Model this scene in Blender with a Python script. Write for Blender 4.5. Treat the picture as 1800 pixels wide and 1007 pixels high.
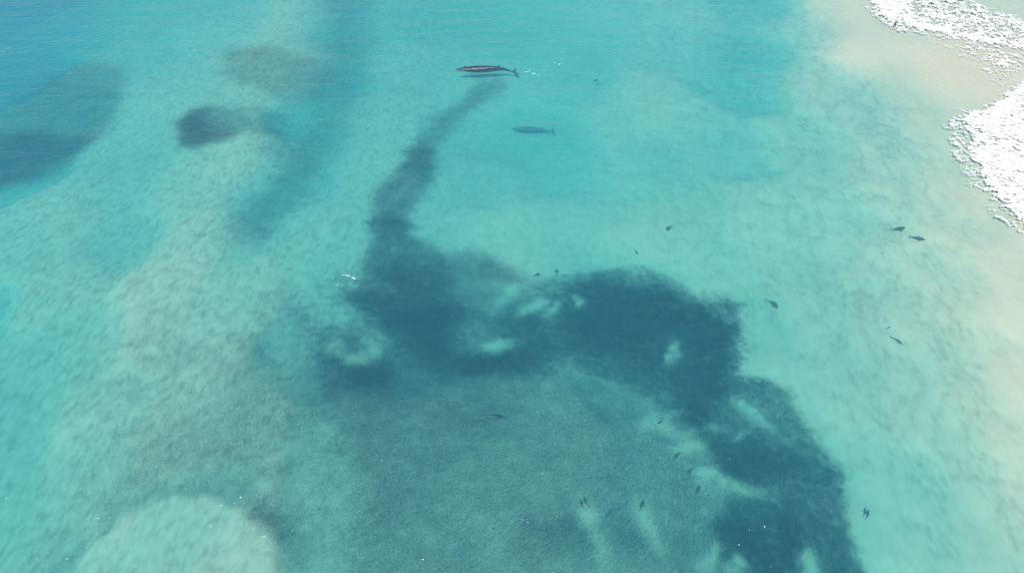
import bpy, bmesh, math, random
import numpy as np
from mathutils import Vector, Matrix

for o in list(bpy.data.objects):
    bpy.data.objects.remove(o, do_unlink=True)
scene = bpy.context.scene
R = math.radians
rng = np.random.default_rng(7)
random.seed(7)

# ------------------------------------------------------------------ camera, sky, sun, exposure
CAM_H, PITCH, FOC = 68.0, R(45.0), 1200.0          # drone height, look-down angle, focal length in 1800-px units
cam_d = bpy.data.cameras.new('camera')
cam = bpy.data.objects.new('camera', cam_d)
scene.collection.objects.link(cam)
cam.location = (0, 0, CAM_H)
cam.rotation_euler = (R(90) - PITCH, 0, 0)
cam_d.sensor_fit = 'HORIZONTAL'
cam_d.sensor_width = 36.0
cam_d.lens = 36.0 * FOC / 1800.0
cam_d.clip_start = 1.0
cam_d.clip_end = 12000
scene.camera = cam

SUN_DIR = Vector((-0.30, -0.56, 0.77)).normalized()
world = bpy.data.worlds.new('World')
scene.world = world
world.use_nodes = True
wn = world.node_tree.nodes
wl = world.node_tree.links
wn.clear()
sky = wn.new('ShaderNodeTexSky')
sky.sky_type = 'NISHITA'
sky.sun_disc = False
sky.sun_elevation = math.asin(SUN_DIR.z)
sky.sun_rotation = math.atan2(SUN_DIR.x, SUN_DIR.y)
sky.altitude = 60
sky.air_density = 1.0
sky.dust_density = 1.0
sky.ozone_density = 1.0
bg = wn.new('ShaderNodeBackground')
bg.inputs['Strength'].default_value = 0.12
wo = wn.new('ShaderNodeOutputWorld')
wl.new(sky.outputs[0], bg.inputs['Color'])
wl.new(bg.outputs[0], wo.inputs['Surface'])

sun_d = bpy.data.lights.new('sun', 'SUN')
sun_d.energy = 5.0
sun_d.angle = R(0.53)
sun_d.color = (1.0, 0.96, 0.90)
sun = bpy.data.objects.new('sun', sun_d)
scene.collection.objects.link(sun)
sun.rotation_euler = (-SUN_DIR).to_track_quat('-Z', 'Y').to_euler()
sun.location = SUN_DIR * 300

vs = scene.view_settings
vs.view_transform = 'Standard'
vs.look = 'None'
vs.exposure = 0.0
vs.gamma = 1.0
vs.use_curve_mapping = False
cy = scene.cycles
cy.use_denoising = True
cy.max_bounces = 8
cy.diffuse_bounces = 2
cy.glossy_bounces = 2
cy.transmission_bounces = 4
cy.volume_bounces = 1
cy.transparent_max_bounces = 16
cy.caustics_reflective = False
cy.caustics_refractive = False

# water optics, per metre (absorption, scattering)
SIG_A = np.array([0.220, 0.034, 0.023])
SIG_S = np.array([0.022, 0.058, 0.088])

# ------------------------------------------------------------------ helpers
SP, CP = math.sin(PITCH), math.cos(PITCH)


def at(px, py, z=0.0):
    """world point at height z seen at photo position (px, py)"""
    u, v = (px - 900.0) / FOC, (py - 503.5) / FOC
    t = (CAM_H - z) / (SP + v * CP)
    return np.array([u * t, t * (CP - v * SP), z])


def scale_at(py, z=0.0):
    v = (py - 503.5) / FOC
    return FOC * (SP + v * CP) / (CAM_H - z)        # px per metre across


def link(o, parent=None):
    scene.collection.objects.link(o)
    if parent:
        o.parent = parent
    return o


def tag(o, label=None, cat=None, group=None, kind=None):
    if label: o['label'] = label
    if cat: o['category'] = cat
    if group: o['group'] = group
    if kind: o['kind'] = kind
    return o


def mesh_np(name, verts, faces_flat, n_per, mat, smooth=True):
    """verts (n,3) array, faces as int array (m, n_per)"""
    me = bpy.data.meshes.new(name)
    verts = np.ascontiguousarray(verts, dtype=np.float32)
    f = np.ascontiguousarray(faces_flat, dtype=np.int32)
    m = f.shape[0]
    me.vertices.add(len(verts))
    me.vertices.foreach_set('co', verts.ravel())
    me.loops.add(m * n_per)
    me.loops.foreach_set('vertex_index', f.ravel())
    me.polygons.add(m)
    me.polygons.foreach_set('loop_start', np.arange(m, dtype=np.int32) * n_per)
    me.polygons.foreach_set('loop_total', np.full(m, n_per, dtype=np.int32))
    if smooth:
        me.polygons.foreach_set('use_smooth', np.ones(m, dtype=bool))
    me.update(calc_edges=True)
    me.validate()
    if mat: me.materials.append(mat)
    return me


_tab = np.random.default_rng(99).random((256, 256))


def vnoise(x, y, seed=0):
    """smooth value noise 0..1"""
    x = np.asarray(x) + seed * 17.31
    y = np.asarray(y) + seed * 41.77
    xi, yi = np.floor(x).astype(int), np.floor(y).astype(int)
    fx, fy = x - xi, y - yi
    fx = fx * fx * fx * (fx * (fx * 6 - 15) + 10)
    fy = fy * fy * fy * (fy * (fy * 6 - 15) + 10)
    a = _tab[xi & 255, yi & 255]; b = _tab[(xi + 1) & 255, yi & 255]
    c = _tab[xi & 255, (yi + 1) & 255]; d = _tab[(xi + 1) & 255, (yi + 1) & 255]
    return (a * (1 - fx) + b * fx) * (1 - fy) + (c * (1 - fx) + d * fx) * fy


def fbm(x, y, seed=0, octv=4, gain=0.5):
    s, a, n = 0, 1.0, 0
    for k in range(octv):
        s = s + a * vnoise(x * 2 ** k + k * 3.7, y * 2 ** k - k * 5.1, seed + k)
        n += a
        a *= gain
    return s / n


def sstep(e0, e1, x):
    t = np.clip((x - e0) / (e1 - e0), 0, 1)
    return t * t * (3 - 2 * t)


def sdf_poly(X, Y, P):
    """signed distance, positive inside"""
    P = np.asarray(P)
    d2 = np.full(X.shape, 1e18)
    inside = np.zeros(X.shape, bool)
    n = len(P)
    for i in range(n):
        ax, ay = P[i]; bx, by = P[(i + 1) % n]
        ex, ey = bx - ax, by - ay
        wx, wy = X - ax, Y - ay
        t = np.clip((wx * ex + wy * ey) / (ex * ex + ey * ey + 1e-12), 0, 1)
        d2 = np.minimum(d2, (wx - ex * t) ** 2 + (wy - ey * t) ** 2)
        c = ((ay > Y) != (by > Y)) & (X < (bx - ax) * (Y - ay) / ((by - ay) if by != ay else 1e-9) + ax)
        inside ^= c
    d = np.sqrt(d2)
    return np.where(inside, d, -d)


def wpoly(pts, z=-1.5):
    return np.array([at(x, y, z)[:2] for x, y in pts])


def bilerp(F, gx0, gy0, st, x, y):
    ix = np.clip((x - gx0) / st, 0, F.shape[1] - 1.001)
    iy = np.clip((y - gy0) / st, 0, F.shape[0] - 1.001)
    i, j = ix.astype(int), iy.astype(int)
    fx, fy = ix - i, iy - j
    return (F[j, i] * (1 - fx) + F[j, i + 1] * fx) * (1 - fy) + (F[j + 1, i] * (1 - fx) + F[j + 1, i + 1] * fx) * fy


# ---- materials
def new_mat(name):
    m = bpy.data.materials.new(name)
    m.use_nodes = True
    nt = m.node_tree
    nt.nodes.clear()
    out = nt.nodes.new('ShaderNodeOutputMaterial')
    return m, nt, out


def N(nt, typ, **kw):
    n = nt.nodes.new(typ)
    for k, v in kw.items():
        setattr(n, k, v)
    return n


def simple_mat(name, col, col2=None, scale=3.0, rough=0.6, bump=0.0, spec=0.3, coords='Object'):
    m, nt, out = new_mat(name)
    L = nt.links
    b = N(nt, 'ShaderNodeBsdfPrincipled')
    b.inputs['Roughness'].default_value = rough
    b.inputs['Specular IOR Level'].default_value = spec
    tc = N(nt, 'ShaderNodeTexCoord')
    no = N(nt, 'ShaderNodeTexNoise')
    no.inputs['Scale'].default_value = scale
    no.inputs['Detail'].default_value = 4
    L.new(tc.outputs[coords], no.inputs['Vector'])
    mx = N(nt, 'ShaderNodeMix', data_type='RGBA')
    mx.inputs[6].default_value = (*col, 1)
    mx.inputs[7].default_value = (*(col2 or col), 1)
    L.new(no.outputs['Fac'], mx.inputs[0])
    L.new(mx.outputs[2], b.inputs['Base Color'])
    if bump:
        bp = N(nt, 'ShaderNodeBump')
        bp.inputs['Strength'].default_value = bump
        bp.inputs['Distance'].default_value = 0.05
        L.new(no.outputs['Fac'], bp.inputs['Height'])
        L.new(bp.outputs[0], b.inputs['Normal'])
    L.new(b.outputs[0], out.inputs['Surface'])
    return m


def sand_material():
    m, nt, out = new_mat('rippled_sand')
    L = nt.links
    b = N(nt, 'ShaderNodeBsdfPrincipled')
    b.inputs['Roughness'].default_value = 0.9
    b.inputs['Specular IOR Level'].default_value = 0.1
    geo = N(nt, 'ShaderNodeNewGeometry')
    n1 = N(nt, 'ShaderNodeTexNoise')
    n1.inputs['Scale'].default_value = 0.055
    n1.inputs['Detail'].default_value = 5
    L.new(geo.outputs['Position'], n1.inputs['Vector'])
    r1 = N(nt, 'ShaderNodeValToRGB')
    r1.color_ramp.elements[0].position = 0.3
    r1.color_ramp.elements[0].color = (0.53, 0.485, 0.37, 1)
    r1.color_ramp.elements[1].position = 0.7
    r1.color_ramp.elements[1].color = (0.60, 0.54, 0.41, 1)
    L.new(n1.outputs['Fac'], r1.inputs['Fac'])
    # darker grains and shell/weed debris gathered in the ripple troughs (stored per vertex)
    at_ = N(nt, 'ShaderNodeAttribute', attribute_name='debris')
    n2 = N(nt, 'ShaderNodeTexNoise')
    n2.inputs['Scale'].default_value = 1.3
    n2.inputs['Detail'].default_value = 6
    mp2 = N(nt, 'ShaderNodeMapping')
    mp2.inputs['Scale'].default_value = (1.25, 0.6, 1.0)
    mp2.inputs['Rotation'].default_value = (0, 0, R(12))
    L.new(geo.outputs['Position'], mp2.inputs['Vector'])
    L.new(mp2.outputs[0], n2.inputs['Vector'])
    mr = N(nt, 'ShaderNodeMapRange')
    mr.inputs['From Min'].default_value = 0.32
    mr.inputs['From Max'].default_value = 0.74
    L.new(n2.outputs['Fac'], mr.inputs['Value'])
    mu = N(nt, 'ShaderNodeMath', operation='MULTIPLY')
    L.new(at_.outputs['Fac'], mu.inputs[0])
    L.new(mr.outputs['Result'], mu.inputs[1])
    mx = N(nt, 'ShaderNodeMix', data_type='RGBA')
    L.new(mu.outputs[0], mx.inputs[0])
    L.new(r1.outputs['Color'], mx.inputs[6])
    mx.inputs[7].default_value = (0.25, 0.215, 0.145, 1)
    L.new(mx.outputs[2], b.inputs['Base Color'])
    bp = N(nt, 'ShaderNodeBump')
    bp.inputs['Strength'].default_value = 0.5
    bp.inputs['Distance'].default_value = 0.12
    L.new(n2.outputs['Fac'], bp.inputs['Height'])
    L.new(bp.outputs[0], b.inputs['Normal'])
    L.new(b.outputs[0], out.inputs['Surface'])
    return m


def water_material():
    m, nt, out = new_mat('sea_water')
    L = nt.links
    geo = N(nt, 'ShaderNodeNewGeometry')

    def wave(scale_xyz, rot, nscale, detail, dist):
        mp = N(nt, 'ShaderNodeMapping')
        mp.inputs['Scale'].default_value = scale_xyz
        mp.inputs['Rotation'].default_value = (0, 0, rot)
        L.new(geo.outputs['Position'], mp.inputs['Vector'])
        no = N(nt, 'ShaderNodeTexNoise')
        no.inputs['Scale'].default_value = nscale
        no.inputs['Detail'].default_value = detail
        no.inputs['Distortion'].default_value = dist
        L.new(mp.outputs[0], no.inputs['Vector'])
        return no.outputs['Fac']
    w1 = wave((0.45, 1.0, 1.0), R(8), 1.5, 4, 0.4)     # wind chop
    w2 = wave((0.30, 1.0, 1.0), R(-20), 0.28, 2, 0.3)  # longer undulation
    w3 = wave((0.6, 1.0, 1.0), R(15), 5.0, 2, 0.2)     # capillary ripples
    b1 = N(nt, 'ShaderNodeBump'); b1.inputs['Strength'].default_value = 1.0; b1.inputs['Distance'].default_value = 0.20
    b2 = N(nt, 'ShaderNodeBump'); b2.inputs['Strength'].default_value = 1.0; b2.inputs['Distance'].default_value = 0.40
    b3 = N(nt, 'ShaderNodeBump'); b3.inputs['Strength'].default_value = 1.0; b3.inputs['Distance'].default_value = 0.03
    L.new(w1, b1.inputs['Height']); L.new(w2, b2.inputs['Height']); L.new(w3, b3.inputs['Height'])
    L.new(b2.outputs[0], b1.inputs['Normal'])
    L.new(b1.outputs[0], b3.inputs['Normal'])
    fr = N(nt, 'ShaderNodeFresnel')
    fr.inputs['IOR'].default_value = 1.33
    L.new(b3.outputs[0], fr.inputs['Normal'])
    gl = N(nt, 'ShaderNodeBsdfGlossy')
    gl.inputs['Roughness'].default_value = 0.12
    gl.inputs['Color'].default_value = (1, 1, 1, 1)
    L.new(b3.outputs[0], gl.inputs['Normal'])
    tr = N(nt, 'ShaderNodeBsdfTransparent')
    mix = N(nt, 'ShaderNodeMixShader')
    # only the outer side mirrors the sky (seen from below it is a clear boundary)
    bf = N(nt, 'ShaderNodeMath', operation='SUBTRACT')
    bf.inputs[0].default_value = 1.0
    L.new(geo.outputs['Backfacing'], bf.inputs[1])
    mu = N(nt, 'ShaderNodeMath', operation='MULTIPLY')
    L.new(fr.outputs[0], mu.inputs[0]); L.new(bf.outputs[0], mu.inputs[1])
    L.new(mu.outputs[0], mix.inputs[0])
    L.new(tr.outputs[0], mix.inputs[1]); L.new(gl.outputs[0], mix.inputs[2])
    L.new(mix.outputs[0], out.inputs['Surface'])
    # the water body: even absorption and scattering
    va = N(nt, 'ShaderNodeVolumeAbsorption')
    da = float(SIG_A.max()) * 1.02
    va.inputs['Color'].default_value = (*(1 - SIG_A / da), 1)
    va.inputs['Density'].default_value = da
    vsn = N(nt, 'ShaderNodeVolumeScatter')
    ds = float(SIG_S.max())
    vsn.inputs['Color'].default_value = (*(SIG_S / ds), 1)
    vsn.inputs['Density'].default_value = ds
    vsn.inputs['Anisotropy'].default_value = 0.0
    ad = N(nt, 'ShaderNodeAddShader')
    L.new(va.outputs[0], ad.inputs[0]); L.new(vsn.outputs[0], ad.inputs[1])
    L.new(ad.outputs[0], out.inputs['Volume'])
    return m


M_SAND = sand_material()
M_WATER = water_material()
M_FOAM = simple_mat('foam', (0.50, 0.53, 0.56), (0.90, 0.90, 0.90), 0.9, 0.8, 0.6, 0.2)
M_FROTH = simple_mat('thin_froth', (0.50, 0.53, 0.56), (0.90, 0.90, 0.90), 0.9, 0.8, 0.6, 0.2)
_nt = M_FROTH.node_tree
_b = [n for n in _nt.nodes if n.type == 'BSDF_PRINCIPLED'][0]
_at = N(_nt, 'ShaderNodeAttribute', attribute_name='thickness')
_nt.links.new(_at.outputs['Fac'], _b.inputs['Alpha'])
M_FISH = simple_mat('fish_back', (0.013, 0.085, 0.100), (0.024, 0.108, 0.122), 0.4, 0.5, 0, 0.3)
M_SHARK = simple_mat('shark_skin', (0.050, 0.105, 0.110), (0.075, 0.135, 0.138), 2.0, 0.7, 0, 0.1)

# ------------------------------------------------------------------ fields over the sea bed (world metres)
GX0, GX1, GY0, GY1, ST = -150.0, 150.0, 8.0, 190.0, 0.5
gx = np.arange(GX0, GX1 + 1e-6, ST)
gy = np.arange(GY0, GY1 + 1e-6, ST)
X, Y = np.meshgrid(gx, gy)

# soundings read off the photograph: (photo x, photo y, depth in metres)
SOUND = [
    (-80, 40, 12.0), (30, 30, 9.5), (20, 140, 8.0), (110, 60, 6.0), (180, 40, 3.9), (250, 100, 3.0), (300, 30, 3.0),
    (380, 60, 2.4), (480, 80, 1.7), (540, 40, 1.5), (520, 120, 2.0), (590, 60, 4.6), (600, 160, 4.5), (560, 220, 4.4), (530, 290, 4.2), (450, 410, 3.3),
    (640, 40, 3.3), (700, 120, 2.9), (640, 190, 2.8), (640, 280, 2.8), (300, 160, 2.4), (400, 175, 2.2), (240, 220, 2.6),
    (120, 200, 3.8), (60, 290, 3.9), (110, 360, 2.3), (30, 420, 2.5), (220, 330, 2.8), (230, 430, 3.0),
    (330, 320, 2.2), (420, 280, 1.8), (480, 290, 2.1), (370, 400, 1.7), (300, 490, 1.7), (270, 560, 1.7), (350, 560, 2.0),
    (440, 480, 2.3), (540, 400, 2.7), (495, 350, 4.0), (600, 450, 3.0), (120, 520, 2.4), (60, 620, 3.0), (160, 620, 2.7), (30, 720, 3.3),
    (200, 720, 2.2), (300, 740, 2.0), (400, 760, 2.3), (120, 860, 2.6), (30, 900, 3.1), (60, 1000, 2.9), (200, 860, 2.4),
    (330, 900, 2.7), (300, 980, 2.7), (430, 960, 2.2), (540, 900, 3.0), (600, 800, 2.9), (700, 900, 3.0), (800, 800, 3.0),
    (900, 950, 3.0), (900, 700, 3.0), (1000, 850, 3.0), (1100, 950, 3.1), (1200, 850, 3.2), (1300, 950, 3.4), (1340, 720, 3.4), (1390, 790, 3.4), (1440, 860, 3.4), (1450, 960, 3.4), (1120, 500, 3.4), (1040, 495, 3.4),
    (600, 600, 3.2), (750, 600, 3.6), (900, 600, 3.6), (1100, 600, 3.6), (1230, 620, 3.4), (750, 450, 3.2),
    (800, 30, 3.6), (900, 70, 3.5), (900, 150, 3.1), (800, 130, 3.0), (850, 125, 3.0), (1000, 60, 3.4), (1000, 150, 3.3), (900, 230, 4.0), (980, 240, 3.9),
    (860, 200, 3.4), (1080, 20, 2.7), (1200, 15, 2.2), (1180, 80, 2.7), (1150, 180, 2.1), (1080, 200, 2.6), (1230, 200, 2.3),
    (1150, 280, 3.0), (1000, 300, 3.7), (850, 320, 3.4), (900, 400, 2.7), (1000, 400, 2.9), (1080, 330, 3.1),
    (1330, 20, 3.2), (1320, 90, 3.4), (1300, 150, 3.3), (1280, 260, 2.9), (1400, 50, 1.7), (1450, 20, 0.5), (1420, 140, 1.3),
    (1500, 80, 0.35), (1560, 120, 0.6), (1620, 100, 0.25), (1690, 150, 0.2), (1600, 180, 0.8), (1520, 200, 1.4), (1400, 250, 2.0),
    (1640, 220, 0.65), (1700, 190, 0.4), (1550, 280, 1.3), (1630, 300, 0.9), (1700, 330, 0.5), (1600, 370, 1.2), (1700, 400, 0.8),
    (1200, 380, 2.5), (1130, 430, 2.4), (1250, 450, 2.6), (1350, 380, 2.1), (1400, 470, 2.2), (1500, 400, 1.9), (1530, 500, 1.8), (1600, 470, 1.15),
    (1680, 500, 1.1), (1780, 460, 0.45), (1790, 560, 0.4), (1720, 580, 0.95), (1640, 600, 1.3), (1560, 620, 1.7), (1450, 600, 2.1),
    (1350, 600, 2.8), (1400, 680, 2.4), (1500, 700, 1.9), (1600, 720, 1.6), (1700, 700, 1.1), (1785, 680, 0.45), (1790, 800, 0.7),
    (1700, 820, 1.5), (1600, 850, 2.3), (1520, 820, 2.4), (1530, 930, 2.5), (1620, 960, 2.2), (1720, 950, 1.8), (1790, 930, 1.1),
    (1760, 30, 0.35), (1700, 60, 0.25), (1780, 100, 0.25), (1580, 20, 0.3), (1560, 50, 0.4), (1850, 250, 0.12), (1760, 260, 0.2), (1900, 60, 0.4), (1900, 450, 0.05), (1900, 700, 0.0), (1900, 950, 0.35),
    (2150, 300, -0.8), (2150, 700, -0.9), (2150, 20, -0.6), (2100, 1000, -0.6), (-150, 300, 4.5), (-120, 600, 3.6), (-150, 900, 3.6),
    (600, 1080, 3.0), (1100, 1080, 3.2), (1500, 1080, 2.8), (300, 1080, 2.2), (400, -80, 2.6), (900, -80, 4.0), (1400, -80, 2.2), (1700, -80, 0.8),
]
num = np.zeros_like(X); den = np.zeros_like(X) + 1e-12
Xw = X + 5.0 * (fbm(X / 14, Y / 14, 3) - 0.5)
Yw = Y + 7.0 * (fbm(X / 14, Y / 14, 9) - 0.5)
for px, py, d in SOUND:
    p = at(px, py, -d)
    s = 620.0 / (scale_at(py) * 10)
    r2 = ((Xw - p[0]) ** 2 + ((Yw - p[1]) / 1.25) ** 2) / (s * s)
    w = np.exp(-r2 * 1.3) + 1e-5 / (1 + r2 * r2)
    num += w * d; den += w
DEPTH = num / den

# raised sandbank with a rounded rim, lower left, and the sharp edge of the far left bar
bank = sdf_poly(X + 1.2 * (fbm(X / 2.5, Y / 2.5, 31) - .5), Y + 1.2 * (fbm(X / 2.5, Y / 2.5, 37) - .5),
                wpoly([(90, 1040), (165, 955), (230, 895), (300, 862), (365, 860), (420, 880), (468, 912), (497, 955), (500, 1040)], -2.3))
DEPTH = DEPTH - 0.45 * sstep(-0.4, 0.9, bank)
DEPTH = DEPTH + 0.40 * np.exp(-((bank + 1.6) / 1.3) ** 2) * sstep(-40, -10, X)

# large sand ripples (ridges run along the shore)
def ridged(x, y, seed):
    n = fbm(x, y, seed, 2) * 2 - 1
    return 1 - np.abs(n) * 2.2

wx = X + 1.3 * (fbm(X / 9, Y / 9, 21, 3) - .5) * 2
wy = Y + 1.3 * (fbm(X / 9, Y / 9, 23, 3) - .5) * 2
ca, sa = math.cos(R(-12)), math.sin(R(-12))
al, ac = wx * -sa + wy * ca, wx * ca + wy * sa          # along / across the ridges
mega = np.clip(ridged(ac / 2.7, al / 6.0, 41), -1, 1)
small = np.clip(ridged(ac / 1.3, al / 2.4, 47), -1, 1)
sandy_right = sstep(10, 45, X)
amp = 0.02 + 0.12 * sandy_right
RIP = -amp * mega - (0.045 + 0.05 * (1 - sandy_right)) * small + 0.10 * (fbm(X / 4, Y / 4, 53) - .5)
calm = sstep(0.3, 1.2, DEPTH)
BEDZ = -DEPTH + (RIP * (0.15 + 0.85 * calm))
scaly = sstep(2, -25, X) 
DEB = (0.33 * sstep(0.30, 0.98, mega) * (0.12 + 0.88 * sandy_right) + (0.20 + 0.30 * scaly) * sstep(0.2, 0.95, small)) * calm
DEB += (0.13 + 0.20 * scaly) * calm
DEB *= 1 - 0.12 * sstep(-0.3, 0.8, bank)
DEB = np.clip(DEB, 0, 0.8)

# ------------------------------------------------------------------ sea bed, one sheet to the horizon
def ring_coords(a, lo_far, hi_far):
    lo, hi, out_l, out_h, st = a[0], a[-1], [], [], 4.0
    x = lo
    while x > lo_far:
        x -= st; st *= 1.6; out_l.append(x)
    x, st = hi, 4.0
    while x < hi_far:
        x += st; st *= 1.6; out_h.append(x)
    return np.concatenate([out_l[::-1], a, out_h])

sx, sy = ring_coords(gx, -5000, 5000), ring_coords(gy, -5000, 5000)
SX, SY = np.meshgrid(sx, sy)
cx_, cy_ = np.clip(SX, GX0, GX1), np.clip(SY, GY0, GY1)
SZ = bilerp(BEDZ, GX0, GY0, ST, cx_, cy_)
SD = bilerp(DEB, GX0, GY0, ST, cx_, cy_)
# beyond the surveyed area: the bed falls away to sea on the left, a dry beach climbs on the right
SZ = SZ - 0.02 * np.clip(GX0 - SX, 0, 400) + 0.035 * np.clip(SX - GX1, 0, 160)
ny, nx = SX.shape
idx = np.arange(ny * nx).reshape(ny, nx)
quads = np.stack([idx[:-1, :-1], idx[:-1, 1:], idx[1:, 1:], idx[1:, :-1]], -1).reshape(-1, 4)
me = mesh_np('sea_bed', np.stack([SX, SY, SZ], -1).reshape(-1, 3), quads, 4, M_SAND)
a = me.attributes.new('debris', 'FLOAT', 'POINT')
a.data.foreach_set('value', SD.ravel().astype(np.float32))
seabed = link(bpy.data.objects.new('sea_bed', me))
tag(seabed, 'pale rippled sand floor of the shallow sea, seen through the water', 'sea bed', kind='structure')

# ------------------------------------------------------------------ the water: closed body, swell on top
wxs = ring_coords(np.arange(-150, 150.1, 1.0), -5000, 5000)
wys = ring_coords(np.arange(8, 190.1, 1.0), -5000, 5000)
WX, WY = np.meshgrid(wxs, wys)
infield = sstep(0, 20, np.minimum(np.minimum(WX + 170, 170 - WX), np.minimum(WY + 12, 210 - WY)))


def swell(x, y):
    ph = (x * 0.35 + y * 1.0) / 11.0 + 0.9 * fbm(x / 40, y / 40, 61, 2) * 4
    return 0.05 * np.sin(ph * 1.0) + 0.05 * (fbm(x / 6, y / 3.5, 63, 2) - .5)


WZ = swell(WX, WY) * infield
ny, nx = WX.shape
idx = np.arange(ny * nx).reshape(ny, nx)
top = np.stack([idx[:-1, :-1], idx[:-1, 1:], idx[1:, 1:], idx[1:, :-1]], -1).reshape(-1, 4)
V = np.stack([WX, WY, WZ], -1).reshape(-1, 3)
FLOOR = -30.0
base = len(V)
rim = np.concatenate([idx[0, :], idx[1:, -1], idx[-1, -2::-1], idx[-2:0:-1, 0]])
low = V[rim].copy(); low[:, 2] = FLOOR
V = np.concatenate([V, low])
nr = len(rim)
side = []
for i in range(nr):
    j = (i + 1) % nr
    side.append((rim[i], base + i, base + j, rim[j]))
me = mesh_np('sea_water', V, np.concatenate([top, np.array(side)]), 4, M_WATER)
bm = bmesh.new(); bm.from_mesh(me); bm.verts.ensure_lookup_table()
bm.faces.new([bm.verts[base + i] for i in range(nr)][::-1])
bmesh.ops.recalc_face_normals(bm, faces=bm.faces)
bm.to_mesh(me); bm.free()
water = link(bpy.data.objects.new('water', me))
tag(water, 'clear turquoise sea water with a lightly rippled surface', 'water', kind='structure')

# ------------------------------------------------------------------ fish schools
FISH_L = 0.09
F_V = np.array([(0.5, 0, 0), (0.12, 0.11, 0.02), (0.12, -0.11, 0.02), (0.12, 0, -0.13),
                (-0.34, 0, 0), (-0.52, 0.02, 0.14), (-0.52, -0.02, -0.14)]) * FISH_L
F_F = np.array([(0, 1, 2), (0, 3, 1), (0, 2, 3), (4, 2, 1), (4, 1, 3), (4, 3, 2), (4, 5, 6)])
CL_N = 60                                      # fish swimming together in one cluster
CL_A = CL_N * 0.00095                           # ground a cluster covers, square metres
_r = np.random.default_rng(5)
_c = np.clip(_r.normal(0, 1, (CL_N, 3)), -2, 2) * np.array([0.50, 0.42, 0.12])
_a = _r.normal(0, 0.25, CL_N); _s = _r.uniform(0.75, 1.3, CL_N)
CL_V = np.stack([F_V[None, :, 0] * np.cos(_a)[:, None] - F_V[None, :, 1] * np.sin(_a)[:, None],
                 F_V[None, :, 0] * np.sin(_a)[:, None] + F_V[None, :, 1] * np.cos(_a)[:, None],
                 np.repeat(F_V[None, :, 2], CL_N, 0)], -1) * _s[:, None, None] + _c[:, None, :]
CL_V = CL_V.reshape(-1, 3)
CL_F = (F_F[None] + (np.arange(CL_N) * len(F_V))[:, None, None]).reshape(-1, 3)


def school_nodes():
    """repeats the cluster that is part of the mesh on the mesh's loose points"""
    ng = bpy.data.node_groups.new('school_of_fish', 'GeometryNodeTree')
    ng.interface.new_socket('Geometry', in_out='INPUT', socket_type='NodeSocketGeometry')
    ng.interface.new_socket('Geometry', in_out='OUTPUT', socket_type='NodeSocketGeometry')
    n = ng.nodes
    gi, go = n.new('NodeGroupInput'), n.new('NodeGroupOutput')
    sep = n.new('GeometryNodeSeparateGeometry'); sep.domain = 'POINT'

    def named(nm, typ):
        q = n.new('GeometryNodeInputNamedAttribute'); q.data_type = typ
        q.inputs['Name'].default_value = nm
        return q.outputs['Attribute']
    iop = n.new('GeometryNodeInstanceOnPoints')
    L = ng.links
    L.new(gi.outputs[0], sep.inputs['Geometry'])
    L.new(named('cluster', 'BOOLEAN'), sep.inputs['Selection'])
    L.new(sep.outputs['Selection'], iop.inputs['Instance'])
    L.new(sep.outputs['Inverted'], iop.inputs['Points'])
    L.new(named('turn', 'FLOAT_VECTOR'), iop.inputs['Rotation'])
    L.new(named('size', 'FLOAT'), iop.inputs['Scale'])
    L.new(iop.outputs[0], go.inputs[0])
    return ng


NG_SCHOOL = school_nodes()


def dens(pts, d, soft, z=-2.5, grow=0.0, warp=1.0, seed=0, fade=None):
    """density field of one patch: outline in photo positions, soft edge in metres"""
    P = wpoly(pts, z)
    m = 12
    x0, x1, y0, y1 = P[:, 0].min() - m - soft, P[:, 0].max() + m + soft, P[:, 1].min() - m - soft, P[:, 1].max() + m + soft
    i0, i1 = np.searchsorted(gx, [x0, x1]); j0, j1 = np.searchsorted(gy, [y0, y1])
    F = np.zeros_like(X)
    xs, ys = X[j0:j1, i0:i1], Y[j0:j1, i0:i1]
    wxx = xs + warp * 3.6 * (fbm(xs / 5.5, ys / 5.5, 71 + seed, 4, 0.6) - .5)
    wyy = ys + warp * 3.6 * (fbm(xs / 5.5, ys / 5.5, 83 + seed, 4, 0.6) - .5)
    s = sdf_poly(wxx, wyy, P)
    v = d * sstep(-soft, soft, s + grow)
    if fade is not None:                       # thins out from photo point a (full) to b (gone)
        (a0, a1), (b0, b1), lo = fade
        A, B = at(a0, a1, z)[:2], at(b0, b1, z)[:2]
        e = B - A
        t = ((xs - A[0]) * e[0] + (ys - A[1]) * e[1]) / (e @ e)
        v = v * (lo + (1 - lo) * (1 - sstep(0, 1, t)))
    F[j0:j1, i0:i1] = v
    return F


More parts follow.
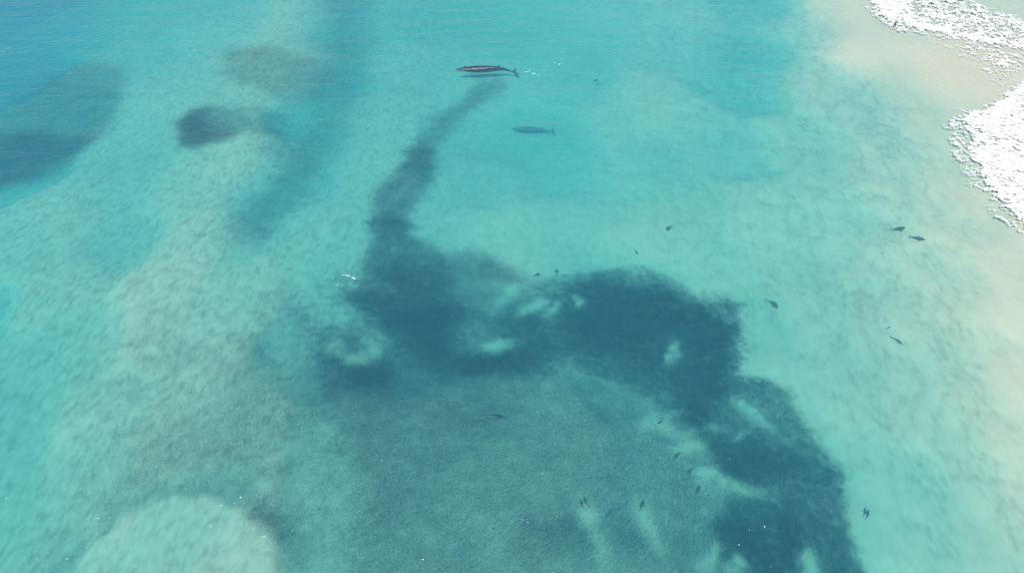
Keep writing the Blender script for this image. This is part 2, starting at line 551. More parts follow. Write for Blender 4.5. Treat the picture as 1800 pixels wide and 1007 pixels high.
def gap_keep(x, y, z=-2.5):
    """share of fish left at a spot: the gaps hunters have opened (centre, length, width in photo px, tilt, depth of gap)"""
    keep = np.ones_like(x)
    wob1 = 1.0 * (fbm(x / 0.9, y / 0.9, 5, 3, .6) - .5)
    wob2 = 1.0 * (fbm(x / 0.9, y / 0.9, 15, 3, .6) - .5)
    for px, py, lpx, wpx, ang, k in HOLES:
        c = at(px, py, z)
        dx, dy = math.cos(R(ang)) * lpx / 2, math.sin(R(ang)) * lpx / 2
        e = at(px + dx, py + dy, z) - c
        n_ = at(px - math.sin(R(ang)) * wpx / 2, py + math.cos(R(ang)) * wpx / 2, z) - c
        Mx = np.linalg.inv(np.array([[e[0], n_[0]], [e[1], n_[1]]]))
        xs, ys = x - c[0] + wob1, y - c[1] + wob2
        p, q = Mx[0, 0] * xs + Mx[0, 1] * ys, Mx[1, 0] * xs + Mx[1, 1] * ys
        # the gap closes slowly behind the hunter: a soft tail at one end
        r2 = (np.where(p > 0, p * 0.75, p * 1.1) ** 2 + q * q) / 1.35
        keep *= 1 - min(.97, k) * np.exp(-(r2 ** 2) * 0.8)
    return keep


HOLES = [(572, 550, 84, 44, 8, .9), (586, 606, 36, 26, 30, .95), (612, 630, 30, 20, -10, .9), (640, 625, 44, 22, -18, .85), (640, 590, 40, 60, 10, .5),
         (884, 525, 50, 20, -42, .75), (922, 543, 46, 17, -28, 1), (942, 531, 24, 17, -20, .9), (967, 547, 38, 14, -40, 1), (1013, 528, 19, 24, 0, 1),
         (866, 607, 60, 24, -8, 1), (1181, 616, 22, 44, 14, .95), (1262, 549, 62, 16, 28, .6), (1316, 720, 66, 22, 40, .95),
         (1140, 740, 22, 50, 20, .85), (1165, 727, 40, 14, -5, .8), (1172, 748, 30, 26, 40, .9), (1218, 757, 76, 12, -14, .8), (1208, 788, 56, 22, -18, 1), (1232, 826, 40, 16, 8, .9),
         (1258, 835, 70, 16, 17, .95), (1305, 860, 84, 18, 4, .85), (1340, 868, 36, 14, 30, .6), (1295, 771, 50, 14, -35, .7), (1268, 755, 40, 14, 0, .5), (1235, 850, 22, 44, 10, .7),
         (1030, 905, 24, 56, -18, .95), (1046, 945, 24, 80, -22, .7), (1128, 905, 22, 50, -12, .9), (1146, 945, 22, 70, -30, .7),
         (1246, 985, 30, 70, 24, 1), (1292, 992, 34, 50, 40, 1), (1424, 992, 28, 60, -12, 1), (1360, 940, 20, 30, 0, .3)]

# --- main school, the broad dark body
f_main = np.zeros_like(X)
for pts, d, soft, kw in [
    ([(640, 505), (780, 525), (870, 545), (960, 512), (1060, 498), (1170, 508), (1240, 528), (1288, 535), (1298, 575), (1280, 640), (1288, 672), (1300, 690),
      (1230, 705), (1130, 690), (1060, 662), (1000, 642), (930, 645), (860, 658), (790, 662), (740, 648), (690, 600), (650, 560), (600, 540)], 0.62, 1.2, dict()),
    ([(690, 545), (760, 590), (830, 615), (880, 560), (960, 555), (975, 600), (930, 642), (800, 658), (730, 630)], 0.85, 2.6, dict(seed=2)),
    ([(985, 535), (1100, 515), (1200, 528), (1284, 540), (1290, 640), (1270, 690), (1130, 672), (1050, 645), (1005, 600)], 1.0, 2.6, dict(seed=3)),
    ([(940, 502), (1000, 482), (1080, 470), (1150, 480), (1185, 500), (1215, 528), (1000, 540)], 0.60, 1.5, dict(seed=4)),
    ([(530, 540), (600, 500), (690, 480), (790, 500), (800, 600), (760, 660), (640, 690), (560, 650)], 0.40, 3.0, dict(seed=5)),
    ([(640, 470), (770, 470), (790, 560), (660, 560)], 0.4, 2.6, dict(seed=6)),
]:
    f_main += dens(pts, d, soft, **kw)

# --- the stem that runs north towards the whale
f_stem = np.zeros_like(X)
for pts, d, soft, kw in [
    ([(728, 245), (760, 205), (800, 183), (838, 152), (868, 138), (888, 150), (872, 168), (830, 187), (792, 215), (768, 248), (745, 300), (715, 300)], 0.36, 1.9, dict(seed=7)),
    ([(728, 262), (757, 258), (757, 300), (742, 338), (716, 372), (712, 392), (655, 392), (650, 356), (684, 328), (704, 290)], 0.50, 1.5, dict(seed=8)),
    ([(655, 385), (712, 385), (735, 415), (772, 446), (784, 470), (775, 510), (640, 500), (630, 475), (648, 440)], 0.62, 0.9, dict(seed=9)),
    ([(772, 445), (820, 438), (875, 462), (930, 490), (962, 507), (930, 560), (780, 550)], 0.50, 1.6, dict(seed=10)),
]:
    f_stem += dens(pts, d, soft, **kw)

# --- the leg that trails off towards the bottom right
f_leg = np.zeros_like(X)
for pts, d, soft, kw in [
    ([(1200, 700), (1290, 668), (1340, 676), (1385, 700), (1393, 728), (1450, 795), (1490, 840), (1498, 930), (1525, 1060), (1240, 1060), (1262, 930), (1290, 860), (1230, 780)],
     0.82, 1.0, dict(seed=11, warp=.7)),
    ([(1262, 770), (1340, 760), (1385, 815), (1350, 862), (1285, 838)], 0.6, 2.4, dict(seed=12)),
    ([(1290, 915), (1400, 885), (1425, 950), (1390, 1060), (1265, 1060), (1275, 965)], 0.6, 2.4, dict(seed=13)),
    ([(1150, 690), (1260, 690), (1280, 740), (1180, 735)], 0.6, 2.0, dict(seed=14)),
]:
    f_leg += dens(pts, d, soft, **kw)

# --- thin veil of fish in the bend of the school
f_veil = np.zeros_like(X)
for pts, d, soft, kw in [
    ([(560, 600), (700, 630), (1000, 650), (1200, 700), (1290, 800), (1285, 1080), (640, 1080), (610, 850), (560, 720)], 0.47, 4.0, dict(seed=15)),
    ([(560, 640), (800, 680), (880, 720), (760, 760), (640, 740)], 0.20, 3.5, dict(seed=16)),
    ([(900, 910), (1100, 910), (1220, 960), (1150, 990), (920, 960)], 0.35, 2.0, dict(seed=17)),
    ([(500, 520), (620, 490), (700, 640), (640, 780), (520, 760), (400, 700), (410, 620)], 0.17, 5.0, dict(seed=18)),
    ([(180, 640), (330, 560), (500, 620), (560, 820), (420, 870), (300, 850), (150, 820)], 0.07, 5.0, dict(seed=19)),
    ([(400, 865), (440, 872), (500, 915), (505, 960), (470, 930), (430, 890)], 0.42, 1.0, dict(seed=20)),
]:
    f_veil += dens(pts, d, soft, **kw)

# --- schools on the left
f_west = dens([(-40, 215), (60, 152), (130, 114), (185, 108), (214, 125), (214, 190), (185, 232), (110, 280), (50, 315), (-40, 332)], 0.26, 2.0, seed=21) \
    + dens([(-60, 232), (60, 236), (140, 240), (165, 245), (95, 287), (30, 318), (-60, 335)], 0.55, 2.2, seed=22)
f_heart = dens([(317, 228), (340, 200), (380, 193), (430, 205), (450, 235), (405, 250), (362, 263), (338, 262)], 0.80, 1.5, seed=23, warp=1.5, fade=((340, 245), (440, 215), 0.10)) \
    + dens([(390, 200), (470, 190), (540, 240), (540, 330), (450, 420), (410, 400), (480, 300), (440, 250)], 0.14, 2.4, seed=24)
f_north = dens([(382, 125), (395, 105), (430, 95), (475, 88), (520, 100), (570, 120), (580, 165), (510, 182), (440, 160), (390, 140)], 0.22, 2.6, seed=25) \
    + dens([(575, -20), (650, -20), (640, 150), (590, 260), (530, 340), (455, 432), (410, 445), (440, 380), (520, 275), (560, 160)], 0.17, 3.5, seed=28)

around = dens([(60, 1060), (150, 900), (230, 780), (330, 760), (460, 740), (580, 800), (620, 950), (620, 1060)], 0.17, 5.0, seed=27)
f_veil += around * (1 - sstep(-0.6, 0.8, bank))
streak = np.clip(0.65 + 0.7 * fbm(X / 3.5 + Y / 9, Y / 2.2 - X / 8, 91, 4, 0.6), 0.2, 1.8)
cloudy = np.clip(0.45 + 1.1 * fbm(X / 8, Y / 8, 95, 3), 0.25, 1.7)


def school(name, F, label, seed, spread=1.0, mod=1.0):
    F = np.clip(F, 0, None) * (1 + mod * (streak * cloudy - 1))
    r = np.random.default_rng(seed)
    n = np.floor(F * ST * ST / CL_A + r.random(F.shape)).astype(int)
    j, i = np.nonzero(n)
    c = n[j, i]
    k = int(c.sum())
    x = np.repeat(gx[i], c) + (r.random(k) - .5) * ST
    y = np.repeat(gy[j], c) + (r.random(k) - .5) * ST
    ok = r.random(k) < gap_keep(x, y)
    x, y = x[ok], y[ok]
    k = len(x)
    bed = bilerp(BEDZ, GX0, GY0, ST, x, y)
    z = np.clip(bed + 0.75, -2.7, -0.6) + r.normal(0, 0.13, k)         # the fish keep to one layer of the water
    z = np.minimum(z, -0.4)
    ang = 2.6 * (fbm(x / 9, y / 9, 97, 2) - .5) * 3 - 0.5 + r.normal(0, 0.3, k)
    turn = np.stack([r.normal(0, 0.15, k), r.normal(0, 0.15, k), ang], -1).astype(np.float32)
    size = r.uniform(0.8, 1.2, k).astype(np.float32)
    nc = len(CL_V)
    cl = ((CL_V.reshape(CL_N, -1, 3) - _c[:, None, :]) + _c[:, None, :] * np.array([spread, spread, 1.0])).reshape(-1, 3)
    me = mesh_np(name, np.concatenate([cl, np.stack([x, y, z], -1)]), CL_F, 3, M_FISH, smooth=False)
    a = me.attributes.new('cluster', 'BOOLEAN', 'POINT')
    a.data.foreach_set('value', np.arange(nc + k) < nc)
    a = me.attributes.new('turn', 'FLOAT_VECTOR', 'POINT')
    a.data.foreach_set('vector', np.concatenate([np.zeros((nc, 3), np.float32), turn]).ravel())
    a = me.attributes.new('size', 'FLOAT', 'POINT')
    a.data.foreach_set('value', np.concatenate([np.ones(nc, np.float32), size]))
    o = link(bpy.data.objects.new(name, me))
    md = o.modifiers.new('school', 'NODES'); md.node_group = NG_SCHOOL
    tag(o, label, 'fish school', kind='stuff')
    return o


school('fish_school', f_main, 'dense dark blue body of the great fish school in the middle of the bay', 1, spread=0.52, mod=1.0)
school('fish_school', f_stem, 'dark stem of schooling fish running up towards the surfacing whale', 2, spread=0.9, mod=0.5)
school('fish_school', f_leg, 'dark leg of the fish school trailing to the lower right, pierced by pale gaps', 3, spread=0.56, mod=0.6)
school('fish_school', f_veil, 'thin greenish veil of scattered fish below the dense school', 4, spread=1.0, mod=0.5)
school('fish_school', f_west, 'large soft edged fish school in deeper water at the left edge', 5, spread=1.8, mod=0.5)
school('fish_school', f_heart, 'small dark wedge shaped fish school beside the pale sandbar', 6, spread=1.2, mod=0.5)
school('fish_school', f_north, 'faint elongated fish school over the sandbar at upper left', 7, spread=2.0, mod=0.5)

# ------------------------------------------------------------------ animals
def loft(bm, secs, n=20, sq=1.0):
    """secs: (centre, side vector, up vector) per ring; closes both ends"""
    rings = []
    for c, sv, uv in secs:
        ring = []
        for k in range(n):
            a = 2 * math.pi * k / n
            ring.append(bm.verts.new(Vector(c) + Vector(sv) * math.cos(a) + Vector(uv) * math.sin(a)))
        rings.append(ring)
    for r0, r1 in zip(rings, rings[1:]):
        for k in range(n):
            bm.faces.new((r0[k], r0[(k + 1) % n], r1[(k + 1) % n], r1[k]))
    bm.faces.new(rings[0][::-1]); bm.faces.new(rings[-1])
    return rings


def fin(bm, pts, thick, n=10):
    """pts: (centre, chord vector(half)) from root to tip; thickness vector given"""
    secs = []
    m = len(pts)
    for i, (c, ch) in enumerate(pts):
        t = Vector(thick) * (1 - 0.55 * i / (m - 1))
        secs.append((c, ch, t))
    loft(bm, secs, n)


def fused(name, bm, voxel, mat, smooth_it=2):
    """one continuous skin from overlapping solids"""
    bmesh.ops.recalc_face_normals(bm, faces=bm.faces)
    me = bpy.data.meshes.new(name + '_raw'); bm.to_mesh(me); bm.free()
    o = bpy.data.objects.new(name + '_raw', me)
    scene.collection.objects.link(o)
    md = o.modifiers.new('fuse', 'REMESH'); md.mode = 'VOXEL'; md.voxel_size = voxel
    sm = o.modifiers.new('soft', 'SMOOTH'); sm.iterations = smooth_it; sm.factor = 0.5
    dg = bpy.context.evaluated_depsgraph_get(); dg.update()
    out = bpy.data.meshes.new_from_object(o.evaluated_get(dg))
    out.name = name
    bpy.data.objects.remove(o, do_unlink=True); bpy.data.meshes.remove(me)
    out.polygons.foreach_set('use_smooth', np.ones(len(out.polygons), dtype=bool))
    out.materials.clear(); out.materials.append(mat)
    return out


def interp(tab, t):
    for (a, *va), (b, *vb) in zip(tab, tab[1:]):
        if t <= b:
            f = (t - a) / (b - a)
            return [p + (q - p) * f for p, q in zip(va, vb)]
    return list(tab[-1][1:])


def shark_mesh(name, bend):
    """1 m shark, nose towards +X; bend curves the tail"""
    bm = bmesh.new()
    prof = [(0, .006, .006), (.03, .028, .022), (.10, .060, .050), (.22, .085, .082), (.36, .092, .098), (.50, .078, .088),
            (.65, .050, .060), (.78, .028, .036), (.88, .018, .024), (.93, .014, .024), (1.0, .006, .010)]

    def spine(t):
        return Vector((0.5 - t, bend * max(0, t - 0.3) ** 2 * 0.6, 0))
    secs = []
    for i in range(29):
        t = i / 28
        w, h = interp(prof, t)
        d = (spine(min(1, t + .01)) - spine(max(0, t - .01))).normalized()
        side = Vector((-d.y, d.x, 0))
        secs.append((spine(t), side * w, Vector((0, 0, h))))
    loft(bm, secs, 16)
    for s in (-1, 1):                                    # pectoral and pelvic fins
        fin(bm, [((.20, s * .05, -.03), (.075, 0, 0)), ((.16, s * .13, -.05), (.055, 0, 0)), ((.10, s * .21, -.065), (.032, 0, 0)), ((.05, s * .27, -.07), (.010, 0, 0))], (0, 0, .016))
        b = spine(.66)
        fin(bm, [((b.x, b.y + s * .03, -.03), (.03, 0, 0)), ((b.x - .03, b.y + s * .08, -.05), (.014, 0, 0))], (0, 0, .012))
    b = spine(.42)                                       # dorsal fins
    fin(bm, [((b.x, b.y, .07), (.065, 0, 0)), ((b.x - .035, b.y, .13), (.042, 0, 0)), ((b.x - .075, b.y, .19), (.014, 0, 0))], (0, .014, 0))
    b = spine(.76)
    fin(bm, [((b.x, b.y, .03), (.025, 0, 0)), ((b.x - .03, b.y, .06), (.010, 0, 0))], (0, .010, 0))
    b = spine(.96)                                       # tail fin, long upper lobe
    fin(bm, [((b.x, b.y, .0), (.05, 0, 0)), ((b.x - .06, b.y + bend * .03, .09), (.035, 0, 0)), ((b.x - .12, b.y + bend * .06, .17), (.012, 0, 0))], (0, .014, 0))
    fin(bm, [((b.x, b.y, .0), (.04, 0, 0)), ((b.x - .03, b.y + bend * .02, -.07), (.016, 0, 0))], (0, .014, 0))
    return fused(name, bm, 0.011, M_SHARK)


SHARK_MESH = [shark_mesh('shark', b) for b in (-0.9, -0.2, 0.5, 1.0)]


def shark(px, py, hdx, hdy, length, depth, label, v=0):
    """at photo position, nose pointing along the photo direction (hdx, hdy), swimming 'depth' m below the surface"""
    depth += 0.65 if px < 1570 else 0.35
    p = at(px, py, -depth)
    q = at(px + hdx, py + hdy, -depth)
    o = link(bpy.data.objects.new('shark', SHARK_MESH[v % 4]))
    o.location = p
    o.rotation_euler = (0, 0, math.atan2(q[1] - p[1], q[0] - p[0]))
    o.scale = (length * .88,) * 3
    tag(o, label, 'shark', 'sharks hunting around the fish school')
    return o


shark(1580, 402, 10, -2.0, 2.7, 0.45, 'dark shark near the shore, upper left one of a pair near the white surf', 2)
shark(1613, 418, 10, 2.5, 2.5, 0.40, 'dark slender shark nearest the white surf, lower right one of a pair', 1)
shark(1360, 532, 8, 8, 2.3, 0.8, 'lone shark in clear water right of the dense dark school', 0)
shark(1175, 399, -6, 7, 1.9, 1.0, 'small shark with its shadow over pale ripples above the school', 3)
shark(1118, 442, 3, 6, 1.3, 1.7, 'faint small shark just above the top edge of the dark school', 1)
shark(1562, 577, 8, -6, 1.8, 1.1, 'faint shark over pale sand, upper one of two by the right shore', 2)
shark(1578, 598, 7, 6, 1.8, 1.1, 'faint shark over pale sand, lower one of two by the right shore', 0)
shark(943, 483, 6, -6, 1.5, 1.6, 'blurred shark at the notch in the upper edge of the school', 3)
shark(977, 477, 3, -8, 1.4, 1.9, 'faint shark just right of the notch in the upper edge of the school', 1)
shark(788, 472, 4, -8, 1.4, 1.2, 'blurred shark inside the pale veil right of the dark stem', 2)
shark(645, 390, 7, 5, 1.6, 1.3, 'blurred shark left of the narrow waist of the dark stem', 0)
shark(1047, 142, 6, -7, 2.0, 1.3, 'lone blurred shark in open water right of the surfacing whale', 3)
shark(860, 732, 10, 1.0, 2.9, 0.7, 'long dark shark alone in the green veil below the school', 1)
shark(1525, 905, 1, -10, 1.6, 0.9, 'shark just outside the lower right edge of the school', 2)
shark(1160, 741, -5, 4, 1.1, 0.8, 'small dark shark inside the curled pale ring in the school', 0)
shark(1188, 801, -5, 8, 1.5, 0.7, 'dark shark at the lower left tip of a bright pale gap', 3)
shark(1212, 829, -8, 6, 1.3, 0.8, 'dark shark at the left end of a long curved pale gap', 1)
shark(1226, 862, -4, 10, 1.5, 0.6, 'dark shark pointing down inside the lower pale swirl', 2)
shark(1022, 886, -2, -10, 1.5, 0.8, 'dark shark leading the left pale streak at the bottom', 0)
shark(1127, 891, -1, -10, 1.4, 1.0, 'dark shark leading the right pale streak at the bottom', 3)
shark(593, 74, 10, 0, 2.2, 1.9, 'faint shark in the teal channel at the top left', 1)


def whale_mesh(name, L, mat, arch, girth=1.0):
    """baleen whale, snout towards +X, length L; arch: list of (t, z)"""
    bm = bmesh.new()
    prof = [(0, .004, .003), (.03, .020, .012), (.08, .038, .024), (.15, .055, .042), (.24, .069, .064), (.34, .077, .078), (.45, .076, .080),
            (.56, .064, .072), (.66, .046, .058), (.76, .028, .042), (.86, .015, .028), (.93, .010, .018), (1.0, .008, .010)]

    def spine(t):
        return Vector(((0.5 - t) * L, 0, interp(arch, t)[0]))
    secs = []
    for i in range(41):
        t = i / 40
        w, h = interp(prof, t)
        d = (spine(min(1, t + .02)) - spine(max(0, t - .02))).normalized()
        up = Vector((-d.z, 0, d.x))
        if up.z < 0: up = -up
        secs.append((spine(t), Vector((0, w * L * girth, 0)), up * h * L * girth))
    loft(bm, secs, 24)
    hgt = interp(prof, .70)[1] * L * girth               # small hooked dorsal fin far back
    b = spine(.70); b2 = spine(.74)
    fin(bm, [((b.x, 0, b.z + hgt * .8), (.026 * L, 0, 0)), ((b.x - .018 * L, 0, b.z + hgt + .018 * L), (.016 * L, 0, 0)), ((b.x - .036 * L, 0, b.z + hgt + .034 * L), (.005 * L, 0, 0))], (0, .007 * L, 0))
    for s in (-1, 1):
        b = spine(.27)                                    # flippers
        fin(bm, [((b.x, s * .06 * L, b.z - .03 * L), (.024 * L, 0, 0)), ((b.x - .04 * L, s * .062 * L, b.z - .055 * L), (.016 * L, 0, 0)), ((b.x - .085 * L, s * .066 * L, b.z - .075 * L), (.006 * L, 0, 0))], (0, 0, .008 * L))
        b = spine(.965)                                   # flukes
        fin(bm, [((b.x, s * .005 * L, b.z), (.035 * L, 0, 0)), ((b.x - .015 * L, s * .05 * L, b.z), (.026 * L, 0, 0)), ((b.x - .04 * L, s * .095 * L, b.z), (.013 * L, 0, 0)), ((b.x - .055 * L, s * .125 * L, b.z), (.004 * L, 0, 0))], (0, 0, .006 * L))
    # splash guard and blowhole ridge on top of the head
    b = spine(.17)
    fin(bm, [((b.x, 0, b.z + .035 * L), (.022 * L, 0, 0)), ((b.x - .004 * L, 0, b.z + .055 * L), (.012 * L, 0, 0))], (0, .012 * L, 0))
    return fused(name, bm, L * 0.0055, mat), prof, spine


M_WHALE = simple_mat('wet_whale_skin', (0.020, 0.021, 0.038), (0.042, 0.042, 0.068), 0.9, 0.42, 0.25, 0.35)
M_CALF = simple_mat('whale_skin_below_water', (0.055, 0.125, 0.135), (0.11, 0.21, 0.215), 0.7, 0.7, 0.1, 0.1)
WL = 12.9
ARCH = [(0, -.12), (.06, -.06), (.14, -.06), (.25, -.12), (.40, -.22), (.55, -.28), (.68, -.30), (.80, -.52), (.90, -.95), (1.0, -1.35)]
wm, wprof, wspine = whale_mesh('whale', WL, M_WHALE, ARCH, 0.68)
whale = link(bpy.data.objects.new('whale', wm))
p0, p1 = at(797, 119, 0), at(908, 121, -1.0)
whale.location = ((p0[0] + p1[0]) / 2, (p0[1] + p1[1]) / 2, -0.47)
whale_rot = math.atan2(p0[1] - p1[1], p0[0] - p1[0])
whale.rotation_euler = (0, 0, whale_rot)
tag(whale, 'dark slender whale with its long back breaking the surface', 'whale')

CL = 8.2
cm, _, _ = whale_mesh('whale', CL, M_CALF, [(0, 0), (.2, .08), (.5, .05), (.75, -.05), (.88, -.25), (1, -.35)], 0.78)
calf = link(bpy.data.objects.new('whale', cm))
p0, p1 = at(894, 227, -3.0), at(977, 229, -3.0)
calf.location = ((p0[0] + p1[0]) / 2, (p0[1] + p1[1]) / 2, -3.0)
calf.rotation_euler = (0, 0, math.atan2(p0[1] - p1[1], p0[0] - p1[0]))
tag(calf, 'blurred dark whale shape wholly under water below the surfaced whale', 'whale')


# ------------------------------------------------------------------ foam
def ribbon_mesh(name, lines, mat, seed=1):
    """lines: list of (points Nx3, half widths N); low rounded ropes of froth"""
    r = np.random.default_rng(seed)
    V, Fq = [], []
    for pts, hw in lines:
        pts = np.asarray(pts, float); n = len(pts)
        d = np.gradient(pts[:, :2], axis=0)
        d /= np.linalg.norm(d, axis=1)[:, None] + 1e-9
        nrm = np.stack([-d[:, 1], d[:, 0]], -1)
        b0 = sum(len(v) for v in V)
        cross = [(-1, 0), (-.5, .75), (.5, .75), (1, 0)]
        hw = np.asarray(hw) * r.uniform(.6, 1.35, n)
        off = r.normal(0, .25, (n, 1)) * hw[:, None]
        rows = []
        for cxk, h in cross:
            q = pts.copy()
            q[:, :2] += nrm * (cxk * hw)[:, None] + nrm * off
            q[:, 2] += h * hw * .6
            rows.append(q)
        V.append(np.stack(rows, 1).reshape(-1, 3))
        for i in range(n - 1):
            for k in range(3):
                a = b0 + i * 4 + k
                Fq.append((a, a + 1, a + 5, a + 4))
    return mesh_np(name, np.concatenate(V), np.array(Fq), 4, mat)


def foam_sheet(name, x0, x1, y0, y1, cell, cover, height, label, lace=(0.8, 0.6), seed=0):
    """froth on the water: solid where 'cover' is high, breaking into lace where it is low"""
    xs = np.arange(x0, x1, cell); ys = np.arange(y0, y1, cell)
    A, B = np.meshgrid(xs, ys)
    C = cover(A, B)
    cell_n = np.abs(fbm(A / lace[0] + fbm(A, B, 3) * .8, B / (lace[0] * .8), 101 + seed, 3, .55) * 2 - 1)     # web of thin strands
    blob = fbm(A / (lace[0] * 2.6), B / (lace[0] * 2.0), 111 + seed, 3)
    need = np.clip(1.15 * sstep(0.0, 0.42, cell_n) * 0.75 + 0.8 * (blob - .33), 0.02, 1.2)
    keepv = C - need
    alpha = 0.03 + 0.97 * sstep(-0.16, 0.30, keepv)
    H = (0.02 + height * np.clip(keepv * 2.2, 0, 1) * (0.35 + 1.1 * fbm(A / .8, B / .8, 121 + seed, 3)))
    Z = swell(A, B) + H + 0.015
    ny, nx = A.shape
    idx = np.arange(ny * nx).reshape(ny, nx)
    q = np.stack([idx[:-1, :-1], idx[:-1, 1:], idx[1:, 1:], idx[1:, :-1]], -1).reshape(-1, 4)
    kv = (keepv.ravel() > -0.16) & (C.ravel() > 0.02)
    q = q[kv[q].sum(1) >= 3]
    used = np.unique(q)
    remap = np.zeros(ny * nx, int); remap[used] = np.arange(len(used))
    P = np.stack([A, B, Z], -1).reshape(-1, 3)[used]
    P[:, :2] += np.random.default_rng(seed).normal(0, cell * .2, (len(P), 2))
    me = mesh_np(name, P, remap[q], 4, M_FROTH)
    a = me.attributes.new('thickness', 'FLOAT', 'POINT')
    a.data.foreach_set('value', (alpha * sstep(0.0, 0.12, C)).ravel()[used].astype(np.float32))
    o = link(bpy.data.objects.new(name, me))
    tag(o, label, 'foam', kind='stuff')
    return o


def cov(parts):
    polys = [(wpoly(p, 0), s, soft, k) for p, s, soft, k in parts]

    def f(A, B):
        a2 = A + 2.2 * (fbm(A / 2.2, B / 2.2, 131, 3) - .5)
        b2 = B + 2.2 * (fbm(A / 2.2, B / 2.2, 137, 3) - .5)
        c = np.zeros_like(A)
        for P, s, soft, k in polys:
            c = np.maximum(c, s * sstep(-soft, soft * k, sdf_poly(a2, b2, P)))
        return c
    return f


c_near = cov([
    ([(1960, 95), (1850, 110), (1790, 140), (1765, 160), (1735, 182), (1715, 196), (1684, 199), (1686, 222), (1697, 262), (1708, 296), (1728, 328), (1752, 352), (1766, 374), (1800, 402), (1960, 480)], 1.02, 0.7, 3.0),
    ([(1700, 190), (1664, 206), (1660, 228), (1674, 262), (1680, 292), (1704, 322), (1735, 352), (1750, 380), (1790, 410), (1850, 420), (1800, 200)], 0.42, 0.6, 2.0),
])
foam_sheet('surf_foam', 72, 128, 62, 128, 0.15, c_near, 0.24, 'broad white sheet of surf foam with a lacy edge at the right edge', seed=1)
c_far = cov([
    ([(1500, -40), (1604, -40), (1606, 22), (1640, 42), (1690, 52), (1672, 64), (1600, 52), (1568, 43), (1545, 26), (1522, 4)], 1.05, 0.9, 2.0),
    ([(1596, -40), (1690, -40), (1712, 6), (1760, 22), (1810, 34), (1960, 50), (1960, 100), (1800, 88), (1740, 80), (1690, 66), (1610, 34)], 0.66, 1.6, 1.6),
    ([(1660, 56), (1700, 58), (1780, 70), (1960, 90), (1960, 112), (1770, 84), (1700, 72)], 0.95, 0.8, 1.5),
    ([(1690, 92), (1760, 88), (1960, 100), (1960, 150), (1800, 128), (1740, 118)], 0.55, 1.2, 2.0),
    ([(1490, -40), (1600, -40), (1600, 70), (1560, 48), (1530, 28), (1505, 2)], 0.5, 1.2, 1.5),
    ([(1585, 50), (1660, 56), (1760, 80), (1700, 76), (1620, 62)], 0.5, 0.8, 1.5),
    ([(1600, 56), (1700, 60), (1960, 90), (1960, 190), (1800, 150), (1760, 170), (1700, 120), (1640, 80)], 0.30, 2.0, 2.5),
])
foam_sheet('surf_foam', 84, 172, 112, 190, 0.18, c_far, 0.28, 'bright breaking wave foam spreading into grey lace at the top right', seed=2)

# looping froth strings along the leading edge of the near foam
edge = [(1690, 196), (1672, 222), (1682, 238), (1684, 252), (1690, 268), (1692, 280), (1700, 294), (1710, 308), (1718, 320), (1730, 330), (1746, 344), (1748, 366)]
lines = []
for i, (ex, ey) in enumerate(edge):
    for rep in range(2 if i % 2 else 1):
        c = at(ex + random.uniform(-5, 6), ey + random.uniform(-5, 5), 0.0)
        a_ = random.uniform(0.9, 1.9) * (1.35 if i == 1 else 1); b_ = random.uniform(0.5, 1.0)
        th = np.linspace(R(40), R(320), 26)
        rr = 1 + 0.55 * np.array([random.uniform(-1, 1) for _ in th])
        rr = np.convolve(np.r_[rr[-2:], rr, rr[:2]], np.ones(5) / 5, 'valid')
        tilt = random.uniform(-.35, .15)
        ux, uy = a_ * np.cos(th) * rr, b_ * np.sin(th) * rr
        pts = np.stack([c[0] + ux * math.cos(tilt) - uy * math.sin(tilt), c[1] + ux * math.sin(tilt) + uy * math.cos(tilt), np.zeros_like(th)], -1)
        pts[:, 2] = swell(pts[:, 0], pts[:, 1]) + 0.02
        cut = sorted((random.randrange(5, 21), 25))
        hwid = random.uniform(.025, .05)
        for a0, a1 in ((0, cut[0]), (cut[0] + 1, cut[1]), (cut[1] + 2, 26)):
            if a1 - a0 > 2:
                tp = np.sin(np.linspace(.25, math.pi - .25, a1 - a0))
                lines.append((pts[a0:a1], hwid * tp * random.uniform(.6, 1.3)))
o = link(bpy.data.objects.new('foam_fringe', ribbon_mesh('foam_fringe', lines, M_FOAM, 3)))
tag(o, 'thin looping strings of froth fringing the near surf foam', 'foam', kind='stuff')


def froth(name, spots, label, seed, cat='foam', kind='stuff', group=None):
    """short broken dashes of froth: (photo x, y, length px, tilt, half width m)"""
    r = random.Random(seed)
    ls = []
    for px, py, ln, ang, hw in spots:
        n = max(5, int(ln / 2) + 4)
        pts = []
        for k in range(n):
            t = k / (n - 1) - .5
            q = at(px + t * ln * math.cos(R(ang)), py + t * ln * math.sin(R(ang)), 0)
            q[:2] += [r.uniform(-.05, .05), r.uniform(-.12, .12)]
            q[2] = float(swell(q[0], q[1])) + .02
            pts.append(q)
        w = [hw * max(.12, math.sin(math.pi * k / (n - 1))) * r.uniform(.6, 1.2) for k in range(n)]
        ls.append((np.array(pts), np.array(w)))
    o = link(bpy.data.objects.new(name, ribbon_mesh(name, ls, M_FOAM, seed)))
    tag(o, label, cat, group, kind)
    return o


froth('whale_wake', [(926, 127, 9, 4, .09), (938, 130, 8, 8, .10), (946, 132, 5, 0, .07), (983, 114, 4, 0, .16), (988, 112, 3, 0, .08), (975, 111, 5, 3, .05), (931, 124, 5, 0, .05)],
      'small white splashes trailing behind the surfaced whale', 11)
froth('froth_streak', [(612, 485, 11, 15, .10), (622, 489, 10, 18, .08), (604, 484, 6, 0, .06), (592, 501, 3, 0, .05)],
      'thin white froth streak left of the dark stem of the school', 12)

